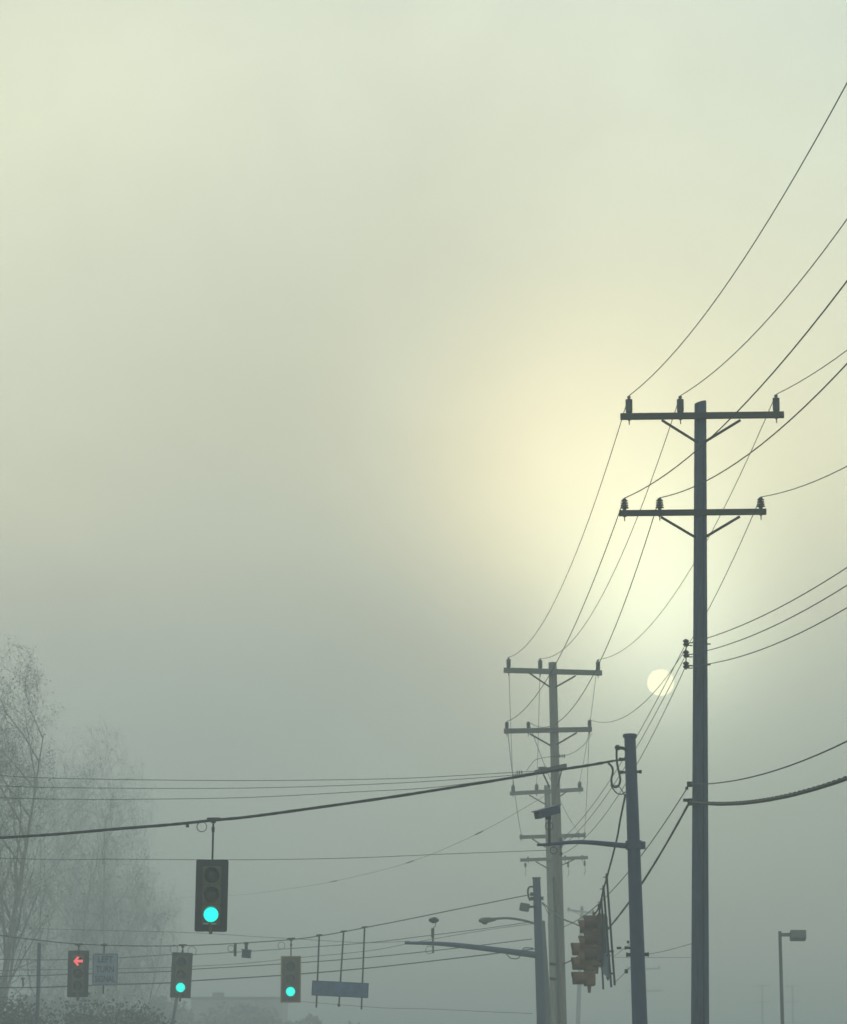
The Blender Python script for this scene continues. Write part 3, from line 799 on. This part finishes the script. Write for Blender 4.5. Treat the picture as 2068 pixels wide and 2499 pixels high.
# ------------------------------------------------------------------ traffic signals
SIG = 'traffic signals hung over the crossing'


def signal(px, Y, label, hang, w=.655, h=1.45, sec=.39, lit=2, arrow=False, plate=PLATE, edge=None, house=HOUSE, rotz=0.0, roll=0.0, backplate=True,
           loops=(), tail=.12, visor=.27, rod=.021, visorm=None, strips=False, taper=.72):
    loc = a1(px, Y)
    r = thing('traffic_signal', loc, label, 'traffic signal', SIG, (0, roll, rotz))
    hg = MB().cyl((0, 0, 0), (0, 0, -hang), rod, n=10).cyl((0, 0, -.14), (0, 0, -.24), rod * 1.7, rod * 1.5, 10)
    hg.bar((-.13, 0, .02), (.13, 0, .03), .05, .055).bar((-.05, 0, -.01), (.05, 0, -.01), .07, .09)
    hg.build('hanger', IRON, r)
    mar = (w - .40) / 2; zt = -hang; hh = sec * 3; z0 = zt - (h - hh) / 2
    if backplate:
        MB().box((0, .06, zt - h / 2), (w, .012, h), None, .04).build('backplate', plate, r, None, False)
        if edge:
            e_ = MB()
            for sx in (-1, 1): e_.box((sx * (w / 2 - .018), .048, zt - h / 2), (.036, .006, h - .04))
            for sz in (0, 1): e_.box((0, .0475, zt - (.018 if sz == 0 else h - .018)), (w - .10, .006, .036))
            e_.build('plate_border', edge, r, None, False)
    else:
        z0 = zt
    hb = MB()
    for i in range(3):
        hb.box((0, .06, z0 - sec * (i + .5)), (.37, .22, sec - .008), None, .035)
        hb.bar((-.12, .175, z0 - sec * (i + .5)), (.12, .175, z0 - sec * (i + .5)), .02, sec * .7)
    hb.cyl((0, .05, z0 - hh + .01), (0, .05, z0 - hh - (h - hh) / 2 * (1 if backplate else 0) - tail), .05, .035, 10)
    hs = hb.build('housing', house, r, None, False)
    for i in range(3):
        zc = z0 - sec * (i + .5); R = .15
        # tunnel visor, open underneath
        v = MB(); n = 28; a0 = math.radians(-52); a1_ = math.radians(232)
        vs = []; fs = []
        for k in range(n + 1):
            a = a0 + (a1_ - a0) * k / n
            fr = visor * (taper + (1 - taper) * max(0, math.sin(a)))
            for (rr, yy) in ((R + .012, -.05), (R + .018, -.05 - fr), (R + .006, -.05 - fr), (R, -.05)):
                vs.append((rr * math.cos(a), yy, zc + rr * math.sin(a)))
        for k in range(n):
            for j in range(4): fs.append((k * 4 + j, k * 4 + (j + 1) % 4, (k + 1) * 4 + (j + 1) % 4, (k + 1) * 4 + j))
        fs.append((0, 1, 2, 3)); fs.append((n * 4 + 3, n * 4 + 2, n * 4 + 1, n * 4))
        v.add(vs, fs).build('visor', visorm or house, hs)
        # lens: shallow dome
        on = (i == lit and not arrow)
        ln = MB().lathe((0, -.052, zc), [(.146, 0), (.14, .012), (.10, .028), (.05, .036), (0, .038)], 28, (0, -1, 0))
        ln.build('lens', GREEN if on else (LENSAMB if i == 1 else LENSOFF), hs)
        if arrow and i == lit:
            am = MB(); y = -.096
            def slab(q):
                n_ = len(q); am.add([(a, y, zc + b) for a, b in q] + [(a, y + .008, zc + b) for a, b in q],
                                    [tuple(range(n_)), tuple(range(2 * n_ - 1, n_ - 1, -1))] + [(j, j + n_, (j + 1) % n_ + n_, (j + 1) % n_) for j in range(n_)])
            slab([(-.155, 0), (-.03, .15), (.035, .125), (-.03, .042), (.15, .042), (.15, -.042), (-.03, -.042), (.035, -.125), (-.03, -.15)])
            am.build('arrow', RED, hs, None, False)
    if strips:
        MB().box((-.10, -.053, z0 - hh + .012), (.11, .006, .028)).box((.06, -.053, z0 - hh + .012), (.10, .006, .028)).build('glint_strip', mat('painted_glint', (0.35, 0.6, 0.55), .5, 0, .1), hs, None, False)  # pale strips painting the green light caught on the housing below the lens
    for lx, lz, R_ in loops:
        MB().ring((lx, -.03, lz), R_, .009, (.15, 1, .1)).build('cable_coil', CABLE, r)
    return r


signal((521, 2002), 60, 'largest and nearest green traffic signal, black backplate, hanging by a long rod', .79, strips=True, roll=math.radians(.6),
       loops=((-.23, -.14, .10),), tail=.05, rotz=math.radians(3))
signal(Z5(668, 893), 97, 'red left arrow traffic signal at the lower left', .17, w=.68, h=1.50, sec=.40, lit=0, arrow=True, loops=(), rotz=math.radians(4))
signal(Z5(1552, 900), 97, 'green traffic signal between the square white sign and the box camera', .21, w=.67, h=1.46, sec=.40, loops=((-.28, -.12, .13), (.31, -.15, .14)), roll=math.radians(2.2),
       plate=mat('grey_backplate', (.03, .036, .036), .55, 0, .3, 6), rotz=math.radians(2))
signal(Z3(1080, 1192), 97, 'green traffic signal with yellow-edged backplate beside the blue sign', .53, w=.66, h=1.50, sec=.40, edge=TAN,
       plate=mat('tan_backplate', (.075, .065, .045), .55, 0, .3, 6), loops=((-.31, -.20, .115),), tail=.0)
for (px, Y, yaw, hang, sec_, lb, bpz) in (((1463, 2214), 68.0, -96, .06, .36, 'yellow traffic signal facing left, highest of the right-hand cluster', True),
                                          ((1450, 2233), 69.9, -93, .10, .37, 'yellow traffic signal facing left, middle of the right-hand cluster', False),
                                          ((1431, 2256), 72.5, -82, .44, .35, 'yellow traffic signal facing left, lowest of the right-hand cluster', False)):
    signal(px, Y, lb, hang, lit=-1, house=YELLOW if not bpz else YELD, rotz=math.radians(yaw), visor=.33, sec=sec_, w=.60, h=1.3, backplate=bpz,
           plate=SIGNB, roll=math.radians(-2.0), tail=.16 if not bpz else .02, taper=.86)

# boxed detector devices on the far span
r = thing('detection_camera', a1(Z3(700, 1218), 97), 'small box camera hanging between the two far green signals', 'camera')
o_ = r.location
MB().cyl(o_, o_ - Vector((0, 0, .22)), .05, n=8).box(o_ - Vector((0, 0, .03)), (.14, .08, .08)).build('bracket', IRON, r, o_)
MB().box(a1(Z3(702, 1315), 96.9), (.29, .30, .26), Matrix.Rotation(.08, 3, 'Y')).build('camera_body', STEEL, r, o_, False)
MB().box(a1(Z3(702, 1282), 96.85), (.33, .36, .02), Matrix.Rotation(.08, 3, 'Y')).build('sun_shield', STEEL, r, o_, False)
r = thing('signal_detector', a1(Z3(607, 1225), 97), 'small dark cylinder hanging from the far span beside a cable coil', 'detector')
o_ = r.location
MB().cyl(o_, a1(Z3(605, 1290), 97), .045, n=8).build('bracket', IRON, r, o_)
MB().cyl(a1(Z3(605, 1285), 97), a1(Z3(605, 1335), 97), .05, .045, 12).build('sensor_body', IRON, r, o_)
MB().ring(a1(Z3(570, 1270), 96.95), .105, .011, (.1, 1, 0)).build('cable_coil', CABLE, r, o_)

# ------------------------------------------------------------------ signs
r = thing('traffic_sign', a1(Z5(885, 893), 97), 'square white sign reading LEFT TURN SIGNAL right of the red arrow', 'sign')
o_ = r.location; W_ = (288 - 226) / F * 97; H_ = (2405 - 2328) / F * 97; cz = at(257, 2366.5, 97)
MB().cyl(o_ + Vector((0, 0, .06)), (o_.x, 97.03, at(257, 2426, 97).z), .026, n=8).bar(o_ + Vector((-.1, 0, .0)), o_ + Vector((.1, 0, 0)), .06, .07).build('hanger', IRON, r, o_)
pn = MB().box((cz.x, 96.97, cz.z), (W_, .012, H_), None, .05).build('sign_panel', SIGNW, r, o_, False)
bd = MB()
for sx in (-1, 1): bd.box((cz.x + sx * (W_ / 2 - .03), 96.961, cz.z), (.016, .004, H_ - .10))
for szz in (-1, 1): bd.box((cz.x, 96.9605, cz.z + szz * (H_ / 2 - .03)), (W_ - .10, .004, .016))
bd.build('border', BLACKP, pn, o_, False)
for word, dz, sx_ in (('LEFT', .315, .92), ('TURN', 0.0, .86), ('SIGNAL', -.315, .74)):
    tcv = bpy.data.curves.new('lettering', 'FONT'); tcv.body = word; tcv.align_x = 'CENTER'; tcv.align_y = 'CENTER'
    tcv.size = .26; tcv.extrude = .002; tcv.offset = .004; tcv.materials.append(BLACKP)
    tmp = bpy.data.objects.new('tmp', tcv); COL.objects.link(tmp); bpy.context.view_layer.update()
    tme = bpy.data.meshes.new_from_object(tmp.evaluated_get(bpy.context.evaluated_depsgraph_get())); tme.name = 'lettering'
    bpy.data.objects.remove(tmp); bpy.data.curves.remove(tcv)
    tx = bpy.data.objects.new('lettering', tme); COL.objects.link(tx); tx.parent = pn
    tx.location = Vector((cz.x, 96.958, cz.z + dz)) - o_; tx.rotation_euler = (math.pi / 2, 0, 0); tx.scale = (sx_, 1.12, 1)

r = thing('street_name_sign', a1(Q1(800, 275), 97), 'long blue street name sign hanging on three rods', 'sign')
o_ = r.location
for (a_, b_) in ((Q1(320, 352), Q1(262, 1780)), (Q1(803, 275), Q1(708, 1760)), (Q1(1218, 192), Q1(1155, 1815))):
    A = a1(a_, 97); B = a1(b_, 97); mb = MB().cyl(A, B, .028, n=8).bar(A - Vector((.10, 0, .0)), A + Vector((.10, 0, .02)), .07, .05)
    mb.build('rod', IRON, r, o_)
MB().lathe(a1(Q1(708, 1765), 97), [(.03, 0), (.05, .03), (.05, .06), (.03, .10)], 10).build('end_knob', IRON, r, o_)
A = a1(Q1(175, 1390), 96.95); B = a1(Q1(1293, 1445), 96.95)
x = (B - A).normalized(); y = Vector((0, 0, 1)).cross(x).normalized(); M = Matrix((x, y, x.cross(y))).transposed()
pn = MB().box((A + B) / 2, ((B - A).length, .03, .475), M).build('sign_panel', BLUE, r, o_, False)
fr = MB(); hl = (B - A).length / 2; cc = (A + B) / 2 - Vector((0, .018, 0))
for sx in (-1, 1): fr.box(cc + x * sx * (hl - .012), (.03, .012, .48), M)
for szz in (-1, 1): fr.box(cc + (x.cross(y)) * szz * .228, ((hl - .03) * 2, .012, .025), M)
fr.build('frame', IRON, pn, o_, False)

r = thing('street_name_sign', at(1473, 2172, 66.2), 'street name sign seen edge-on, hanging right of the yellow signals', 'sign')
o_ = r.location; rods = ((1481, 2141, 65.2, 1501, 2405), (1473.5, 2170, 66.2, 1492.5, 2410), (1468, 2202, 67.2, 1484.5, 2393))
cs = []
for (ax, ay, yy, bx, by) in rods:
    A = at(ax, ay, yy); B = at(bx, by, yy)
    MB().cyl(A + Vector((0, 0, .08)), B, .024, n=8).bar(A - Vector((.0, .10, 0)), A + Vector((.0, .10, 0)), .05, .06).bar(A - Vector((.08, 0, 0)), A + Vector((.02, 0, 0)), .02, .02).build('rod', IRON, r, o_)
    cs.append(A.lerp(B, .79))
for q in cs[:2]:
    MB().box(q + Vector((-.03, 0, .24)), (.10, .06, .04)).box(q + Vector((-.03, 0, -.24)), (.10, .06, .04)).build('bracket', IRON, r, o_, False)
A = cs[1] + (cs[1] - cs[2]) * .1; B = cs[2] + (cs[2] - cs[1]) * .9
x = (B - A).normalized(); y = Vector((0, 0, 1)).cross(x).normalized(); M = Matrix((x, y, x.cross(y))).transposed()
MB().box((A + B) / 2 - Vector((.035, 0, 0)), ((B - A).length, .03, .48), M).build('sign_panel', SIGNB, r, o_, False)

r = thing('traffic_sign', at(1463, 2212, 67.9), 'grey-blue sign back seen at a slant among the yellow signals', 'sign')
o_ = r.location
c_ = at(1476, 2312, 67.6); M = Matrix.Rotation(math.radians(-81), 3, 'Z')
MB().cyl(o_, at(1473, 2415, 67.9), .022, n=8).build('hanger', IRON, r, o_)
MB().box(c_, (.76, .015, 1.0), M, .05).build('sign_panel', SIGNB, r, o_, False)


# ------------------------------------------------------------------ trees
def bare_tree(name, base, height, seed, label, trunks=((0, 0),), spread=.42, levels=5, leaves=3000, lean=(0, 0), r0=.22, kids=(5, 5, 5, 4), leafsz=.12, first=.3, env=None, bark=None):
    rnd = random.Random(seed)
    root = thing(name, base, label, 'tree', 'bare trees in the fog at the left')
    tr = MB(); cr_ = MB(); tips = []

    def grow(p, d, L_, r, lv):
        n = 6 if lv == 0 else (4 if lv < 3 else 2)
        pts = [p]; dirs = []
        for i in range(n):
            j = .035 if lv == 0 else .2
            d = (d + Vector((rnd.gauss(0, j), rnd.gauss(0, j), rnd.gauss(0, j * .7) + (.06 if lv else .02)))).normalized()
            p = p + d * (L_ / n); pts.append(p); dirs.append(d)
        taper = [r * (1 - (.9 if lv == 0 else .72) * i / n) for i in range(n + 1)]
        (tr if lv == 0 else cr_).tube(pts, taper, 8 if lv == 0 else (5 if lv < 2 else 3), cap=False)
        if lv >= levels:
            tips.append((pts[-1], d)); tips.append((pts[-2], d)); return
        k = kids[min(lv, len(kids) - 1)]
        if lv == 0: k = kids[0] * 2
        for c in range(k):
            t = (first if lv == 0 else .25) + (1 - (first if lv == 0 else .25)) * (c + rnd.random()) / k
            t = min(t, .999); i = int(t * n); q = pts[i].lerp(pts[i + 1], t * n - i)
            a = rnd.uniform(0, 2 * math.pi); sp = rnd.uniform(.55, 1.25) * (spread / .42) * (1.0 if lv else .8)
            dd = dirs[i]; u = dd.cross(Vector((.3, .5, .8))).normalized(); w_ = dd.cross(u)
            nd = (dd + (u * math.cos(a) + w_ * math.sin(a)) * sp + Vector((0, 0, .15))).normalized()
            if env and lv >= 0:
                ax, Rm, zm, zt = env
                for _ in range(3):
                    lt = L_ * (.36 if lv == 0 else .55); tip = q + nd * lt
                    f = 1.0 if tip.z < zm else math.sqrt(max(0.0, 1 - ((tip.z - zm) / (zt - zm)) ** 5))
                    if abs(tip.x - ax) > Rm * f + .3: nd = Vector((nd.x * .4 - (tip.x - ax) * .10, nd.y * 1.2, nd.z * (.5 if tip.z > zm + .6 * (zt - zm) else 1) + .05)).normalized()
            ln = L_ * (rnd.uniform(.28, .46) * (1.15 - .5 * t) if lv == 0 else rnd.uniform(.42, .66))
            grow(q, nd, ln, max(r * (1 - .7 * t) * .5, .006), lv + 1)

    for tx_, tz_ in trunks:
        b = Vector(base) + Vector((tx_, rnd.uniform(-1, 1), 0))
        grow(b, Vector((lean[0] + tx_ * .02 + tz_, lean[1], 1)).normalized(), height * rnd.uniform(.9, 1.0), r0, 0)
    lf = MB()
    for i in range(leaves):
        p, d = rnd.choice(tips); p = p + Vector((rnd.gauss(0, .12), rnd.gauss(0, .12), rnd.gauss(0, .12)))
        u = Vector((rnd.gauss(0, 1), rnd.gauss(0, 1), rnd.gauss(0, 1))).normalized(); w_ = u.cross(Vector((rnd.gauss(0, 1), rnd.gauss(0, 1), rnd.gauss(0, 1)))).normalized()
        s_ = leafsz * rnd.uniform(.5, 1.2)
        lf.add([p - u * s_, p + w_ * s_ * .5, p + u * s_, p - w_ * s_ * .5], [(0, 1, 2, 3)])
    k = len(cr_.v); cr_.v += lf.v; nf = len(cr_.f); cr_.f += [tuple(i + k for i in f) for f in lf.f]
    tr.build('trunk', bark or BARK, root, base)
    c_ = cr_.build('crown', bark or BARK, root, base, smooth=False)
    c_.data.materials.append(LEAF)
    for i in range(nf, len(c_.data.polygons)): c_.data.polygons[i].material_index = 1
    return root


HAZEB = mat('hazed_bark', (0.48, 0.49, 0.46), 0.9, 0, 0.3, 5.0, 0.3, (3, 3, 0.7))  # bark lightened on the farther trees, part of the fog fade painted in
b = at(-75, 2499, 128)
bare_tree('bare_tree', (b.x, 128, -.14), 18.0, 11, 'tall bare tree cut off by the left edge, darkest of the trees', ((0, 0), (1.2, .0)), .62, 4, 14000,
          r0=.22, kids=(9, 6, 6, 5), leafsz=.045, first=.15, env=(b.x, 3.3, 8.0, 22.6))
b = at(195, 2499, 165)
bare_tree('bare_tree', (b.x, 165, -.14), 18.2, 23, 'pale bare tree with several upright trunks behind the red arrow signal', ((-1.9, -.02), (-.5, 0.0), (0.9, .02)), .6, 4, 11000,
          r0=.16, kids=(9, 7, 6, 4), leafsz=.045, first=.2, env=(b.x, 3.7, 13.0, 22.8), bark=HAZEB)
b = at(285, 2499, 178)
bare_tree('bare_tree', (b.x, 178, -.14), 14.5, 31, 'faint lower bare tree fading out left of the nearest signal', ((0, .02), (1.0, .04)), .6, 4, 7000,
          r0=.13, kids=(8, 6, 6, 4), leafsz=.045, first=.2, env=(b.x, 3.8, 6.0, 18.5), bark=HAZEB)


def mass(name, boxes, n, size, m, label, cat, seed):
    rnd = random.Random(seed); mb = MB()
    blobs = []
    for (x0, x1, y0, y1, ztop, k) in boxes:
        for _ in range(k):
            x_ = rnd.uniform(x0, x1); t = (x_ - x0) / (x1 - x0)
            zt = ztop[0] + (ztop[1] - ztop[0]) * t
            r_ = rnd.uniform(.9, 1.9)
            blobs.append((x_, rnd.uniform(y0, y1), rnd.uniform(.3, max(.5, zt - r_ * .8)), r_))
    for i in range(n):
        bx, by, bz, r_ = rnd.choice(blobs)
        d = Vector((rnd.gauss(0, 1), rnd.gauss(0, 1), rnd.gauss(0, 1))).normalized() * r_ * rnd.uniform(.55, 1.08)
        p = Vector((bx, by, max(-.1, bz + d.z))) + Vector((d.x, d.y, 0))
        u = Vector((rnd.gauss(0, 1), rnd.gauss(0, 1), rnd.gauss(0, 1))).normalized(); w_ = u.cross(Vector((rnd.gauss(0, 1), rnd.gauss(0, 1), rnd.gauss(0, 1)))).normalized()
        s_ = size * rnd.uniform(.5, 1.3)
        mb.add([p - u * s_, p + w_ * s_ * .6, p + u * s_, p - w_ * s_ * .6], [(0, 1, 2, 3)])
    o = mb.build(name, m, None, None, False); o['label'] = label; o['kind'] = 'stuff'; o['category'] = cat
    return o


mass('undergrowth', [(-24, -12.6, 122, 130, (6.6, 6.4), 190), (-12.6, -9.6, 123, 131, (6.2, 5.0), 50)], 110000, .08, HEDGE, 'dark mass of undergrowth along the bottom left', 'undergrowth', 3)
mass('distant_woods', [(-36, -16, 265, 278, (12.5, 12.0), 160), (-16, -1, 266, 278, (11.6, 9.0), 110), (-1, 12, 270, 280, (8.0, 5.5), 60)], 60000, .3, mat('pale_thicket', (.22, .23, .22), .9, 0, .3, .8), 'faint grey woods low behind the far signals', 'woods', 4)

# low flat-roofed building in the fog
r = thing('building', (at(575, 2499, 310).x, 316, -.14), 'faint flat-roofed building low behind the far green signals', 'building')
o_ = r.location; x0 = at(467, 2437, 310).x; x1 = at(690, 2437, 310).x; zt = at(467, 2440, 310).z
MB().box(((x0 + x1) / 2, 316, (zt - .14) / 2), (x1 - x0, 12, zt + .14)).build('wall', WALLM, r, o_, False)
rf = MB().box(((x0 + x1) / 2, 316, zt + .16), (x1 - x0 + .3, 12.3, .25)).build('roof', mat('roof_edge', (.1, .1, .1), .8), r, o_, False)
MB().box((x0 + 2.4, 316, zt + .6), (1.2, 1.4, .7)).build('roof_vent', GALV, rf, o_, False)
for k in range(4):
    wx = x0 + (x1 - x0) * (k + .5) / 4
    for wz in (1.6, 4.8, 8.0):
        wd = MB().box((wx, 309.96, wz), (1.1, .10, 1.3)).build('window', mat('white_frame', (.5, .5, .48), .6), r, o_, False)
        MB().box((wx, 309.90, wz), (.95, .04, 1.15)).build('pane', GLASS, wd, o_, False)

# ------------------------------------------------------------------ the air
hz = MB().box((0, 400, 11.0), (1600, 1600, 24.6)).build('haze', WIRE, None, None, False)
hz.data.materials.clear()
hm = bpy.data.materials.new('foggy_air'); hm.use_nodes = True; t = hm.node_tree; t.nodes.clear()
pv = t.nodes.new('ShaderNodeVolumePrincipled'); pv.inputs['Color'].default_value = FOG_COL + (1,)
pv.inputs['Density'].default_value = FOG; pv.inputs['Anisotropy'].default_value = 0.1
om = t.nodes.new('ShaderNodeOutputMaterial'); t.links.new(pv.outputs[0], om.inputs['Volume'])
hz.data.materials.append(hm)
struct(hz, 'stuff'); hz['label'] = 'thin grey fog filling the air between camera and trees'
